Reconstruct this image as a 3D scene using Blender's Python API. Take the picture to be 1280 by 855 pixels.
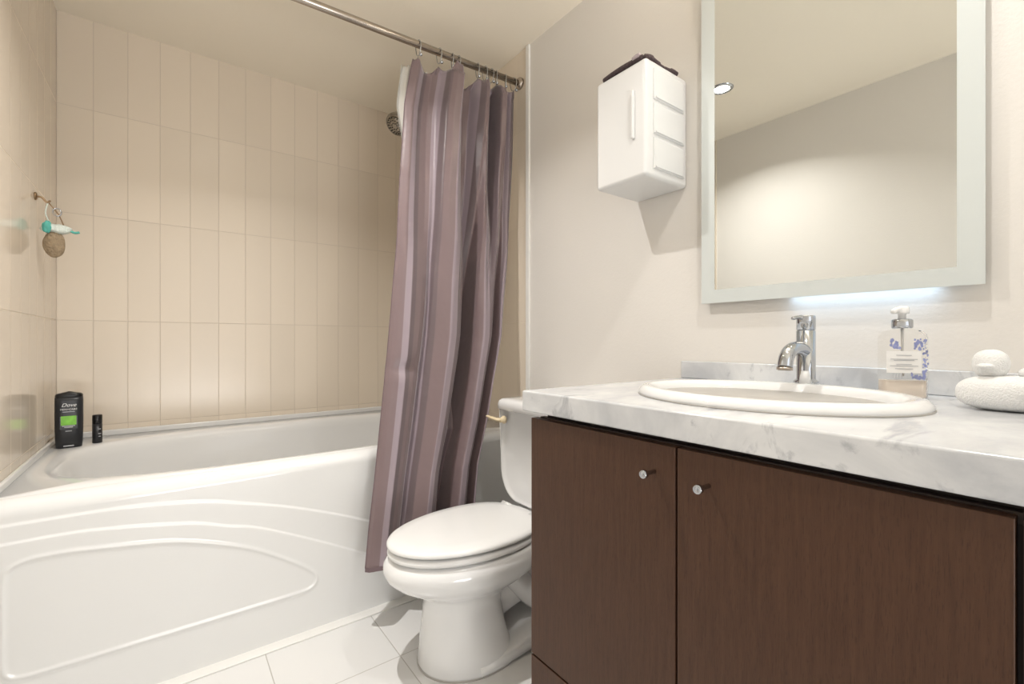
import bpy, bmesh, math, random
import numpy as np
from mathutils import Vector, Matrix
random.seed(3); np.random.seed(3)
for o in list(bpy.data.objects): bpy.data.objects.remove(o)
C = bpy.context.scene
COL = C.collection
PI = math.pi

# ------------------------------------------------------------ camera
H = 0.89
cam = bpy.data.cameras.new('camera'); cam.sensor_width = 36; cam.lens = 572/1280*36
cam.clip_start = 0.02
co = bpy.data.objects.new('camera', cam); COL.objects.link(co)
co.location = (0, 0, H); co.rotation_euler = (PI/2, 0, math.radians(-36.9))
C.camera = co
C.view_settings.view_transform = 'Standard'; C.view_settings.look = 'None'
C.view_settings.gamma = 1; C.view_settings.use_curve_mapping = False
C.view_settings.exposure = -0.35

# ------------------------------------------------------------ world and lights
world = bpy.data.worlds.new('world'); C.world = world; world.use_nodes = True
world.node_tree.nodes['Background'].inputs[0].default_value = (1.0, .99, .98, 1)
world.node_tree.nodes['Background'].inputs[1].default_value = 2.2

def area(name, loc, rot, sx, sy, power, color, shape='RECTANGLE', parent=None, spread=None):
    l = bpy.data.lights.new(name, 'AREA'); l.shape = shape; l.size = sx; l.size_y = sy
    l.energy = power; l.color = color
    if spread: l.spread = math.radians(spread)
    o = bpy.data.objects.new(name, l); COL.objects.link(o)
    o.location = loc; o.rotation_euler = rot
    if parent: o.parent = parent
    return o
FY = -1.35      # front wall plane (behind the camera) with the open doorway
# added unseen fill lamp beyond the doorway, tilted up to brighten the ceiling
area('hallway_fill', (.32, FY-.55, .12), (math.radians(140), 0, 0), 1.2, .7, 42, (1.0, .99, .98))

# ------------------------------------------------------------ materials
def newmat(name):
    m = bpy.data.materials.new(name); m.use_nodes = True
    return m, m.node_tree, m.node_tree.nodes['Principled BSDF']
def mat(name, col, rough=.5, metal=0, spec=.5, coat=0, emis=None, es=0, trans=0, ior=1.45, noise=0, nscale=8, bump=0, bscale=60, alpha=1, sheen=0, sss=0):
    m, t, b = newmat(name)
    b.inputs['Base Color'].default_value = (*col, 1)
    b.inputs['Roughness'].default_value = rough
    b.inputs['Metallic'].default_value = metal
    b.inputs['Specular IOR Level'].default_value = spec
    b.inputs['Coat Weight'].default_value = coat
    b.inputs['Transmission Weight'].default_value = trans
    b.inputs['IOR'].default_value = ior
    b.inputs['Alpha'].default_value = alpha
    b.inputs['Sheen Weight'].default_value = sheen
    if emis: b.inputs['Emission Color'].default_value = (*emis, 1); b.inputs['Emission Strength'].default_value = es
    tc = t.nodes.new('ShaderNodeTexCoord')
    if noise:
        n = t.nodes.new('ShaderNodeTexNoise'); n.inputs['Scale'].default_value = nscale
        t.links.new(tc.outputs['Object'], n.inputs['Vector'])
        r = t.nodes.new('ShaderNodeMixRGB')
        r.inputs[1].default_value = (*[c*(1-noise) for c in col], 1)
        r.inputs[2].default_value = (*[min(1, c*(1+noise)) for c in col], 1)
        t.links.new(n.outputs['Fac'], r.inputs[0]); t.links.new(r.outputs[0], b.inputs['Base Color'])
    if bump:
        n = t.nodes.new('ShaderNodeTexNoise'); n.inputs['Scale'].default_value = bscale; n.inputs['Detail'].default_value = 4
        t.links.new(tc.outputs['Object'], n.inputs['Vector'])
        bp = t.nodes.new('ShaderNodeBump'); bp.inputs['Strength'].default_value = bump; bp.inputs['Distance'].default_value = .01
        t.links.new(n.outputs['Fac'], bp.inputs['Height']); t.links.new(bp.outputs[0], b.inputs['Normal'])
    return m
def math_node(t, op, a, b=None, c=None):
    n = t.nodes.new('ShaderNodeMath'); n.operation = op
    for i, v in enumerate((a, b, c)):
        if v is None: continue
        if isinstance(v, (int, float)): n.inputs[i].default_value = v
        else: t.links.new(v, n.inputs[i])
    return n.outputs[0]
def tile_mat(name, ax, o1, p1, ax2, o2, p2, w, col, grout, rough, nb=.02, var=.03):
    """tiles laid in world axes ax (offset o1, pitch p1) and ax2"""
    m, t, b = newmat(name)
    g = t.nodes.new('ShaderNodeNewGeometry'); s = t.nodes.new('ShaderNodeSeparateXYZ')
    t.links.new(g.outputs['Position'], s.inputs[0])
    masks = []; cells = []
    for a, o, p in ((ax, o1, p1), (ax2, o2, p2)):
        q = math_node(t, 'DIVIDE', math_node(t, 'SUBTRACT', s.outputs[a], o), p)
        cells.append(math_node(t, 'FLOOR', q))
        fr = math_node(t, 'FRACT', q)
        d = math_node(t, 'MULTIPLY', math_node(t, 'MINIMUM', fr, math_node(t, 'SUBTRACT', 1.0, fr)), p)
        mr = t.nodes.new('ShaderNodeMapRange'); mr.interpolation_type = 'SMOOTHSTEP'
        mr.inputs['From Min'].default_value = w*.35; mr.inputs['From Max'].default_value = w
        t.links.new(d, mr.inputs['Value']); masks.append(mr.outputs[0])
    mk = math_node(t, 'MULTIPLY', masks[0], masks[1])
    cv = t.nodes.new('ShaderNodeCombineXYZ'); t.links.new(cells[0], cv.inputs[0]); t.links.new(cells[1], cv.inputs[1])
    wn = t.nodes.new('ShaderNodeTexWhiteNoise'); wn.noise_dimensions = '3D'; t.links.new(cv.outputs[0], wn.inputs['Vector'])
    r = t.nodes.new('ShaderNodeMixRGB')
    r.inputs[1].default_value = (*[c*(1-var) for c in col], 1); r.inputs[2].default_value = (*[min(1, c*(1+var)) for c in col], 1)
    t.links.new(wn.outputs['Value'], r.inputs[0])
    mx = t.nodes.new('ShaderNodeMixRGB'); mx.inputs[1].default_value = (*grout, 1)
    t.links.new(r.outputs[0], mx.inputs[2]); t.links.new(mk, mx.inputs[0]); t.links.new(mx.outputs[0], b.inputs['Base Color'])
    rr = t.nodes.new('ShaderNodeMapRange'); rr.inputs['To Min'].default_value = .7; rr.inputs['To Max'].default_value = rough
    t.links.new(mk, rr.inputs['Value']); t.links.new(rr.outputs[0], b.inputs['Roughness'])
    n = t.nodes.new('ShaderNodeTexNoise'); n.inputs['Scale'].default_value = 9; n.inputs['Detail'].default_value = 1
    t.links.new(g.outputs['Position'], n.inputs['Vector'])
    hgt = math_node(t, 'ADD', math_node(t, 'MULTIPLY', n.outputs['Fac'], nb*8), mk)
    bp = t.nodes.new('ShaderNodeBump'); bp.inputs['Strength'].default_value = .5; bp.inputs['Distance'].default_value = .0015
    t.links.new(hgt, bp.inputs['Height']); t.links.new(bp.outputs[0], b.inputs['Normal'])
    return m

TILE = (.76, .67, .555); GROUT = (.60, .52, .43)
M = {}
M['paint'] = mat('warm_white_paint', (.75, .72, .675), .55, bump=.05, bscale=140)
M['ceiling'] = mat('ceiling_paint', (.91, .84, .715), .7, bump=.05, bscale=120)
M['tile_back'] = tile_mat('cream_wall_tile', 0, -.331, .1013, 2, .9712, .4013, .0016, TILE, GROUT, .24)
M['tile_side'] = tile_mat('cream_side_tile', 1, 2.36, .1013, 2, .9712, .4013, .0016, TILE, (.70, .62, .50), .12)
M['floor'] = tile_mat('white_floor_tile', 0, .526, .305, 1, 1.228, .305, .0018, (.75, .745, .73), (.50, .48, .44), .28, .01, .015)
M['trim'] = mat('white_trim', (.80, .79, .76), .35)
M['acrylic'] = mat('white_acrylic', (.76, .76, .75), .16, coat=.3)
M['porcelain'] = mat('white_porcelain', (.77, .77, .765), .09, coat=.4)
M['seatplastic'] = mat('white_seat_plastic', (.78, .78, .77), .2)
M['chrome'] = mat('chrome', (.50, .525, .56), .05, 1)
M['darkchrome'] = mat('dark_chrome', (.30, .28, .25), .12, 1)
M['nickel'] = mat('brushed_nickel', (.44, .39, .34), .25, 1)
M['beige'] = mat('beige_plastic', (.72, .60, .40), .3)
M['plastic'] = mat('white_plastic', (.73, .73, .72), .3, coat=.1)
M['drawerplastic'] = mat('milky_plastic', (.72, .725, .715), .25)
M['blackplastic'] = mat('charcoal_plastic', (.018, .019, .022), .35)
M['darkcap'] = mat('black_cap', (.010, .010, .011), .25)
M['green'] = mat('green_print', (.20, .52, .05), .4, noise=.35, nscale=70)
M['print'] = mat('white_print', (.75, .75, .74), .5)
M['greyprint'] = mat('grey_print', (.42, .43, .45), .5)
M['clear'] = mat('clear_plastic', (.95, .94, .92), .06, trans=1, ior=1.04)
M['soapliquid'] = mat('peach_soap', (.88, .79, .71), .2, coat=.3)
M['blueprint'] = mat('blue_floral_print', (.26, .29, .52), .5, noise=.5, nscale=90)
M['labelpaper'] = mat('white_label', (.84, .83, .81), .5)
M['mirror'] = mat('mirror_glass', (.75, .765, .745), .0, 1)
M['frost'] = mat('frosted_mirror', (.62, .655, .64), .35, coat=.2)
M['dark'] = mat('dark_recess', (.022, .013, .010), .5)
M['white_cloth'] = mat('white_terry', (.86, .86, .845), .9, bump=.45, bscale=420, sheen=.3)
M['plum'] = mat('plum_cloth', (.075, .05, .052), .7, noise=.6, nscale=160, bump=.8, bscale=220)
M['plumlight'] = mat('mauve_ribbon', (.40, .33, .34), .4)
M['pumice'] = mat('brown_pumice', (.33, .25, .16), .85, noise=.4, nscale=60, bump=.8, bscale=140)
M['teal'] = mat('teal_cord', (.10, .42, .36), .6)
M['pouch'] = mat('pale_mesh', (.72, .78, .72), .6, bump=.7, bscale=160)
M['bronze'] = mat('bronze_hook', (.32, .22, .13), .3, 1)
M['caulk'] = mat('silicone_caulk', (.42, .40, .37), .4)
M['liner'] = mat('liner_vinyl', (.85, .83, .78), .35, alpha=.8)

def wood():
    m, t, b = newmat('dark_oak')
    tc = t.nodes.new('ShaderNodeNewGeometry'); mp = t.nodes.new('ShaderNodeMapping')
    mp.inputs['Scale'].default_value = (90, 90, 5)
    t.links.new(tc.outputs['Position'], mp.inputs['Vector'])
    n = t.nodes.new('ShaderNodeTexNoise'); n.inputs['Scale'].default_value = 2.2; n.inputs['Detail'].default_value = 6; n.inputs['Roughness'].default_value = .7
    t.links.new(mp.outputs[0], n.inputs['Vector'])
    mp2 = t.nodes.new('ShaderNodeMapping'); mp2.inputs['Scale'].default_value = (420, 420, 40)
    t.links.new(tc.outputs['Position'], mp2.inputs['Vector'])
    n2 = t.nodes.new('ShaderNodeTexNoise'); n2.inputs['Scale'].default_value = 2; n2.inputs['Detail'].default_value = 3
    t.links.new(mp2.outputs[0], n2.inputs['Vector'])
    r = t.nodes.new('ShaderNodeValToRGB')
    r.color_ramp.elements[0].position = .12; r.color_ramp.elements[0].color = (.044, .018, .009, 1)
    r.color_ramp.elements[1].position = .92; r.color_ramp.elements[1].color = (.090, .043, .023, 1)
    t.links.new(n.outputs['Fac'], r.inputs[0])
    r2 = t.nodes.new('ShaderNodeValToRGB')
    r2.color_ramp.elements[0].position = .34; r2.color_ramp.elements[0].color = (.45, .42, .40, 1)
    r2.color_ramp.elements[1].position = .43; r2.color_ramp.elements[1].color = (1, 1, 1, 1)
    t.links.new(n2.outputs['Fac'], r2.inputs[0])
    mx = t.nodes.new('ShaderNodeMixRGB'); mx.blend_type = 'MULTIPLY'; mx.inputs[0].default_value = .42
    t.links.new(r.outputs[0], mx.inputs[1]); t.links.new(r2.outputs[0], mx.inputs[2])
    t.links.new(mx.outputs[0], b.inputs['Base Color']); b.inputs['Roughness'].default_value = .45; b.inputs['Specular IOR Level'].default_value = .3
    bp = t.nodes.new('ShaderNodeBump'); bp.inputs['Strength'].default_value = .25; bp.inputs['Distance'].default_value = .001
    t.links.new(n2.outputs['Fac'], bp.inputs['Height']); t.links.new(bp.outputs[0], b.inputs['Normal'])
    return m
M['wood'] = wood()
def marble():
    m, t, b = newmat('white_marble')
    g = t.nodes.new('ShaderNodeNewGeometry')
    def veins(rot, sc, scale, lo, hi):
        mp = t.nodes.new('ShaderNodeMapping'); mp.inputs['Rotation'].default_value = rot; mp.inputs['Scale'].default_value = sc
        t.links.new(g.outputs['Position'], mp.inputs['Vector'])
        n = t.nodes.new('ShaderNodeTexNoise'); n.inputs['Scale'].default_value = scale; n.inputs['Detail'].default_value = 7
        n.inputs['Roughness'].default_value = .62; n.inputs['Distortion'].default_value = .5
        t.links.new(mp.outputs[0], n.inputs['Vector'])
        r = t.nodes.new('ShaderNodeMapRange'); r.inputs['From Min'].default_value = lo; r.inputs['From Max'].default_value = hi
        t.links.new(n.outputs['Fac'], r.inputs['Value']); return r.outputs[0]
    v1 = veins((.5, .3, .6), (1, 4, 3), 6, .58, .68)
    v2 = veins((.2, .7, .3), (1, 1.6, 2), 3, .36, .70)
    mx = t.nodes.new('ShaderNodeMixRGB'); mx.inputs[1].default_value = (.72, .725, .725, 1); mx.inputs[2].default_value = (.44, .455, .48, 1)
    t.links.new(v2, mx.inputs[0])
    m2 = t.nodes.new('ShaderNodeMixRGB'); m2.inputs[2].default_value = (.30, .31, .34, 1)
    t.links.new(math_node(t, 'MULTIPLY', v1, .62), m2.inputs[0]); t.links.new(mx.outputs[0], m2.inputs[1])
    t.links.new(m2.outputs[0], b.inputs['Base Color']); b.inputs['Roughness'].default_value = .17
    return m
M['marble'] = marble()
def curtain_mat():
    m, t, b = newmat('mauve_satin_stripe')
    a = t.nodes.new('ShaderNodeUVMap'); s = t.nodes.new('ShaderNodeSeparateXYZ'); t.links.new(a.outputs[0], s.inputs[0])
    fr = math_node(t, 'FRACT', math_node(t, 'MULTIPLY', s.outputs[0], 6.0))
    r = t.nodes.new('ShaderNodeValToRGB'); r.color_ramp.interpolation = 'EASE'
    e = r.color_ramp.elements
    e[0].position = 0; e[0].color = (.172, .120, .124, 1)
    e[1].position = .42; e[1].color = (.172, .120, .124, 1)
    for p, c in ((.46, (.262, .210, .238)), (.68, (.272, .220, .248)), (.72, (.115, .083, .09)), (.90, (.12, .087, .094)), (.94, (.172, .120, .124))):
        k = e.new(p); k.color = (*c, 1)
    t.links.new(fr, r.inputs[0])
    t.links.new(r.outputs[0], b.inputs['Base Color'])
    b.inputs['Roughness'].default_value = .37; b.inputs['Sheen Weight'].default_value = .35; b.inputs['Specular IOR Level'].default_value = .55
    w = t.nodes.new('ShaderNodeTexNoise'); w.inputs['Scale'].default_value = 14; w.inputs['Detail'].default_value = 2
    g = t.nodes.new('ShaderNodeNewGeometry'); t.links.new(g.outputs['Position'], w.inputs['Vector'])
    bp = t.nodes.new('ShaderNodeBump'); bp.inputs['Strength'].default_value = .35; bp.inputs['Distance'].default_value = .01
    t.links.new(w.outputs['Fac'], bp.inputs['Height']); t.links.new(bp.outputs[0], b.inputs['Normal'])
    return m
M['curtain'] = curtain_mat()

# ------------------------------------------------------------ helpers
def obj(name, data, m=None, parent=None, smooth=True, bevel=0, seg=3, subsurf=0, angle=40):
    if isinstance(data, bmesh.types.BMesh):
        bmesh.ops.recalc_face_normals(data, faces=data.faces)
        me = bpy.data.meshes.new(name); data.to_mesh(me); data.free()
    else: me = data
    if m is not None and not me.materials: me.materials.append(m)
    o = bpy.data.objects.new(name, me); COL.objects.link(o)
    if smooth:
        for p in me.polygons: p.use_smooth = True
    if parent: 
        o.parent = parent
        o.matrix_parent_inverse = Matrix.Translation(-parent.location) if parent.type == 'EMPTY' else parent.matrix_parent_inverse.copy() if parent.parent is None else Matrix.Identity(4)
        if parent.type != 'EMPTY': o.matrix_parent_inverse = Matrix.Identity(4)
    if bevel:
        b = o.modifiers.new('bevel', 'BEVEL'); b.width = bevel; b.segments = seg; b.limit_method = 'ANGLE'; b.angle_limit = math.radians(angle)
        b.harden_normals = False
        for p in me.polygons: p.use_smooth = True
        w = o.modifiers.new('wn', 'WEIGHTED_NORMAL')
    if subsurf:
        s = o.modifiers.new('sub', 'SUBSURF'); s.levels = subsurf; s.render_levels = subsurf
    return o
def thing(name, loc, label, cat, group=None):
    o = bpy.data.objects.new(name, None); COL.objects.link(o); o.location = loc; o.empty_display_size = .05
    o['label'] = label; o['category'] = cat
    if group: o['group'] = group
    return o
def tag(o, label, cat, group=None):
    o['label'] = label; o['category'] = cat
    if group: o['group'] = group
    return o
def struct(o): o['kind'] = 'structure'; return o
def box(bm, x0, x1, y0, y1, z0, z1, mi=0):
    v = [bm.verts.new(p) for p in ((x0,y0,z0),(x1,y0,z0),(x1,y1,z0),(x0,y1,z0),(x0,y0,z1),(x1,y0,z1),(x1,y1,z1),(x0,y1,z1))]
    for f in ((0,3,2,1),(4,5,6,7),(0,1,5,4),(1,2,6,5),(2,3,7,6),(3,0,4,7)):
        fc = bm.faces.new([v[i] for i in f]); fc.material_index = mi
    return bm
def bx(*a): return box(bmesh.new(), *a)
def loft(rings, cap0=True, cap1=True, bm=None, closed=True):
    bm = bm or bmesh.new()
    R = [[bm.verts.new(p) for p in r] for r in rings]
    n = len(R[0])
    for a, b in zip(R, R[1:]):
        for i in range(n if closed else n-1):
            j = (i+1) % n
            bm.faces.new((a[i], a[j], b[j], b[i]))
    if cap0: bm.faces.new(R[0][::-1])
    if cap1: bm.faces.new(R[-1])
    return bm
def frame(d):
    d = Vector(d).normalized(); u = Vector((0,0,1)) if abs(d.z) < .9 else Vector((1,0,0))
    a = d.cross(u).normalized(); return a, d.cross(a).normalized()
def lathe(prof, origin, axis=(0,0,1), n=40, bm=None, cap0=True, cap1=True):
    a, b = frame(axis); d = Vector(axis).normalized(); o = Vector(origin); rings = []
    for r, h in prof:
        rings.append([o + d*h + a*(r*math.cos(2*PI*i/n)) + b*(r*math.sin(2*PI*i/n)) for i in range(n)])
    return loft(rings, cap0, cap1, bm)
def tube(pts, rad, n=16, bm=None, flat=1.0):
    pts = [Vector(p) for p in pts]; rings = []
    rads = rad if isinstance(rad, (list, tuple)) else [rad]*len(pts)
    pa = None
    for i, p in enumerate(pts):
        d = (pts[min(i+1, len(pts)-1)] - pts[max(i-1, 0)]).normalized()
        if pa is None: a, b = frame(d)
        else:
            a = (pa - d*pa.dot(d)).normalized(); b = d.cross(a).normalized()
        pa = a
        rings.append([p + a*(rads[i]*math.cos(2*PI*k/n)) + b*(rads[i]*flat*math.sin(2*PI*k/n)) for k in range(n)])
    return loft(rings, True, True, bm)
def cat(P, n=12, closed=False):
    P = [np.array(p, float) for p in P]; out = []
    m = len(P)
    for i in range(m if closed else m-1):
        p0 = P[(i-1) % m] if closed or i > 0 else P[0]; p1 = P[i]; p2 = P[(i+1) % m]; p3 = P[(i+2) % m] if closed or i+2 < m else P[-1]
        for k in range(n):
            t = k/n
            out.append(.5*((2*p1)+(-p0+p2)*t+(2*p0-5*p1+4*p2-p3)*t*t+(-p0+3*p1-3*p2+p3)*t**3))
    if not closed: out.append(P[-1])
    return out
def sup(cx, cy, ax, ay, z, n=96, e=2.0):
    r = []
    for i in range(n):
        t = 2*PI*i/n; c, s = math.cos(t), math.sin(t)
        r.append((cx + ax*math.copysign(abs(c)**(2/e), c), cy + ay*math.copysign(abs(s)**(2/e), s), z))
    return r
def gridmesh(name, V, nu, nv, uv=None):
    me = bpy.data.meshes.new(name)
    F = [(j*nu+i, j*nu+i+1, (j+1)*nu+i+1, (j+1)*nu+i) for j in range(nv-1) for i in range(nu-1)]
    me.from_pydata([tuple(v) for v in V], [], F); me.update()
    if uv is not None:
        l = me.uv_layers.new(name='UVMap')
        for lp in me.loops: l.data[lp.index].uv = uv[lp.vertex_index]
    return me
def text(name, s, size, loc, right, up, m, parent, shear=0, depth=.0002, align='CENTER'):
    cu = bpy.data.curves.new(name, 'FONT'); cu.body = s; cu.size = size; cu.align_x = align; cu.shear = shear; cu.extrude = depth
    to = bpy.data.objects.new(name+'_curve', cu); COL.objects.link(to)
    dg = bpy.context.evaluated_depsgraph_get()
    me = bpy.data.meshes.new_from_object(to.evaluated_get(dg)); bpy.data.objects.remove(to)
    r = Vector(right).normalized(); u = Vector(up).normalized(); n = r.cross(u)
    mt = Matrix((r, u, n)).transposed().to_4x4(); mt.translation = Vector(loc)
    me.transform(mt)
    return obj(name, me, m, parent, smooth=False)

XL, XR, YB, ZC = -.331, 1.19, 2.36, 2.115
TY = 1.478     # where the tiling of the side walls starts
XF = -.331
# ------------------------------------------------------------ room shell
T = .1
fl = struct(obj('floor', bx(XL-T, XR+T, FY-T, YB+T, -T, 0), M['floor'], smooth=False))
cl = struct(obj('ceiling', bx(XL-T, XR+T, FY-T, YB+T, ZC, ZC+T), M['ceiling'], smooth=False))
struct(obj('wall_back', bx(XL-T, XR+T, YB, YB+T, 0, ZC), M['tile_back'], smooth=False))
def side(name, xa, xb, xt0, xt1):
    bm = bx(xa, xb, FY-T, YB, 0, ZC)
    box(bm, xt0, xt1, TY, YB-.0005, 0.0, ZC, 1)
    me = bpy.data.meshes.new(name); bm.to_mesh(me); bm.free()
    me.materials.append(M['paint']); me.materials.append(M['tile_side'])
    return struct(obj(name, me, smooth=False))
side('wall_left', XL-T, XL-.006, XL-.008, XL)
side('wall_right', XR+.004, XR+T, XR, XR+.006)
# painted surface of the vanity wall in front of the tiled bay
bm = bx(XR, XR+.006, FY, TY-.016, 0, ZC)
struct(obj('trim_3', bm, M['paint'], smooth=False))
# front wall with the open doorway
DX0, DX1, DZ = -.22, .90, 2.03
bm = bx(XL-T, DX0, FY-T, FY, 0, ZC); box(bm, DX1, XR+T, FY-T, FY, 0, ZC); box(bm, DX0, DX1, FY-T, FY, DZ, ZC)
struct(obj('wall_front', bm, M['paint'], smooth=False))
bm = bx(DX0-.06, DX0, FY, FY+.015, 0, DZ+.06); box(bm, DX1, DX1+.06, FY, FY+.015, 0, DZ+.06); box(bm, DX0, DX1, FY, FY+.015, DZ, DZ+.06)
struct(obj('trim_4', bm, M['trim'], smooth=False))
# edge trim of the tiling and the strip at the foot of the tub
struct(obj('trim_1', bx(XR-.008, XR+.004, TY-.018, TY+.004, 0, ZC), M['trim'], bevel=.003))
struct(obj('trim_2', bx(XL, XR, 1.462, 1.503, 0, .005), M['trim'], bevel=.002))

# ------------------------------------------------------------ ceiling downlights
def downlight(x, y, label, power, col=(1, .975, .945)):
    t = thing('ceiling_downlight', (x, y, ZC), label, 'ceiling light', 'recessed ceiling downlights')
    obj('trim_ring', lathe([(.036, -.001), (.037, -.006), (.048, -.005), (.052, -.001), (.052, 0), (.036, 0)], (x, y, ZC), cap0=False, cap1=False), M['chrome'], t)
    obj('lens', lathe([(.0355, -.001), (.030, -.003), (.012, -.004)], (x, y, ZC)), mat('lamp_lens', (1, 1, 1), .4, emis=(1, .94, .86), es=40), t)
    l = area('lamp', (0, 0, -.010), (0, 0, 0), .035, .035, power, col, 'DISK', t, 132)
    l.data.use_shadow = True
    return t
downlight(.19, 1.16, 'round recessed downlight seen reflected at the left edge of the mirror', 14.5)
downlight(.74, .22, 'added round downlight straight above the sink, unseen fill for the counter', 4.6)  # unseen lamp added to brighten the counter top and sink

# ------------------------------------------------------------ bathtub
tub = thing('bathtub', (.43, 1.93, 0), 'long white acrylic bathtub with moulded apron in the tiled alcove', 'bathtub')
ZD = .53
n = 240
def rect_ring(x0, x1, y0, y1, z, cx, cy, src):
    out = []
    for p in src:
        dx, dy = p[0]-cx, p[1]-cy
        tx = ((x1-cx) if dx > 0 else (cx-x0))/abs(dx) if abs(dx) > 1e-9 else 1e9
        ty = ((y1-cy) if dy > 0 else (cy-y0))/abs(dy) if abs(dy) > 1e-9 else 1e9
        t = min(tx, ty); out.append([cx+dx*t, cy+dy*t, z])
    for (a, b) in ((x0, y0), (x1, y0), (x0, y1), (x1, y1)):
        k = min(range(len(out)), key=lambda i: (out[i][0]-a)**2+(out[i][1]-b)**2); out[k] = [a, b, z]
    return out
bcx, bcy, bax, bay = .425, 1.922, .69, .332
base = sup(bcx, bcy, bax, bay, ZD, n, 3.2)
ex = 3.2
X0, X1, Y0, Y1 = XL+.001, XR-.001, 1.540, YB-.002
rings = [rect_ring(X0, X1, Y0, Y1, 0.5, bcx, bcy, base), rect_ring(X0, X1, Y0, Y1, ZD, bcx, bcy, base)]
for s_, z_ in ((.035, .530), (.022, .5295), (.010, .527), (.002, .521), (-.004, .510), (-.008, .49), (-.02, .42), (-.035, .33), (-.055, .23), (-.085, .16), (-.13, .13), (-.2, .12)):
    rings.append(sup(bcx, bcy, bax+s_, bay+s_, z_, n, ex if z_ > .2 else 2.6))
rings.append(sup(bcx, bcy, .2, .05, .115, n, 2.2))
obj('basin', loft(rings, False, True), M['acrylic'], tub)
# apron with two swept steps and a beaded panel
A1 = np.array([(-.331, .4775), (-.3, .4770), (-.0966, .4747), (.06, .458), (.1622, .4331), (.32, .3837), (.5212, .3001), (.8, .16), (1.19, -.05)])
A2 = np.array([(-.331, .4370), (-.3, .4364), (-.1526, .4340), (.0367, .4063), (.13, .377), (.2373, .3398), (.5026, .201), (.8, .02), (1.19, -.2)])
def smooth_curve(A):
    c = np.array(cat(list(A), 16)); return lambda x: np.interp(x, c[:, 0], c[:, 1])
a1, a2 = smooth_curve(A1), smooth_curve(A2)
PAN = [(-.2866, .379), (-.254, .3925), (-.20, .3925), (-.1526, .3880), (-.0076, .3675), (.0902, .3388), (.2001, .2913), (.30, .227), (.352, .186), (.3684, .160), (.358, .137), (.325, .1285), (.22, .127), (.0246, .1265), (-.2041, .127), (-.262, .1285), (-.288, .138), (-.2965, .165), (-.2965, .25), (-.2955, .35)]
pan = np.array(cat(PAN, 30, True))
_seg = np.r_[0, np.cumsum(np.hypot(*np.diff(np.vstack([pan, pan[:1]]), axis=0).T))]
_pc = np.vstack([pan, pan[:1]]); _t = np.linspace(0, _seg[-1], 620)
pan = np.stack([np.interp(_t, _seg, _pc[:, 0]), np.interp(_t, _seg, _pc[:, 1])], 1)
ap_rows = []
R = .036
for k in range(13):
    th = k/12*PI/2
    ap_rows.append((1.506+R-R*math.sin(th), ZD-R+R*math.cos(th), 0))
zs = np.linspace(ZD-R, 0.0, 260)[1:]
nx = 700
xs = np.linspace(XL+.001, XR-.001, nx)
V = []
for y, z, _ in ap_rows:
    for x in xs: V.append((x, y, z))
sm = lambda t: np.clip(t, 0, 1)**2*(3-2*np.clip(t, 0, 1))
for z in zs:
    off = .0034*sm((a1(xs)-z)/.008+.5) + .0034*sm((a2(xs)-z)/.007+.5)
    d = np.min(np.hypot(xs[:, None]-pan[None, :, 0], z-pan[None, :, 1]), axis=1)
    off = off + .0023*np.exp(-(d/.0052)**2)
    for x, o_ in zip(xs, off): V.append((x, 1.506-o_, z))
apm = gridmesh('apron', V, nx, 13+len(zs))
apm.flip_normals()
obj('apron', apm, M['acrylic'], tub)
# upstand where the tub meets the tiling
bm = bx(XL+.0005, XR-.001, YB-.014, YB-.0005, ZD-.002, ZD+.020); box(bm, XL+.0005, XL+.012, 1.55, YB-.014, ZD-.002, ZD+.018)
obj('tiling_flange', bm, M['acrylic'], tub, bevel=.004)
obj('overflow_cover', lathe([(.036, 0), (.036, .004), (.030, .010), (.008, .012)], (1.078, bcy, .42), (-1, 0, .12)), M['chrome'], tub)
obj('drain', lathe([(.030, 0), (.028, .003), (.010, .002)], (.88, bcy, .116)), M['chrome'], tub)

# ------------------------------------------------------------ body wash bottle and small tube on the tub ledge
def face_frame(ang):   # right/out vectors of something turned to face direction ang (deg from -Y)
    a = math.radians(ang); out = Vector((math.sin(a), -math.cos(a), 0)); return Vector((math.cos(a), math.sin(a), 0)), out
ZT = ZD
def ov(c, r_, o_, w, d, z, e=2.6, n=48):
    out = []
    for i in range(n):
        t = 2*PI*i/n; cc, ss = math.cos(t), math.sin(t)
        out.append(Vector(c) + r_*(w*math.copysign(abs(cc)**(2/e), cc)) + o_*(d*math.copysign(abs(ss)**(2/e), ss)) + Vector((0, 0, z)))
    return out
bc = Vector((-.272, 2.165, ZT)); rr_, oo_ = face_frame(4)
bt = thing('body_wash_bottle', bc, 'black body wash bottle with green label on the tub ledge corner', 'bottle')
HB = .193
rg = []
for w, d, z in ((.030, .016, .0), (.033, .019, .002), (.0345, .021, .02), (.0355, .022, .06), (.036, .0225, .11), (.0358, .022, .16), (.0352, .021, .172)):
    rg.append(ov(bc, rr_, oo_, w, d, z, 3.2))
obj('bottle_body', loft(rg), M['blackplastic'], bt)
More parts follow.
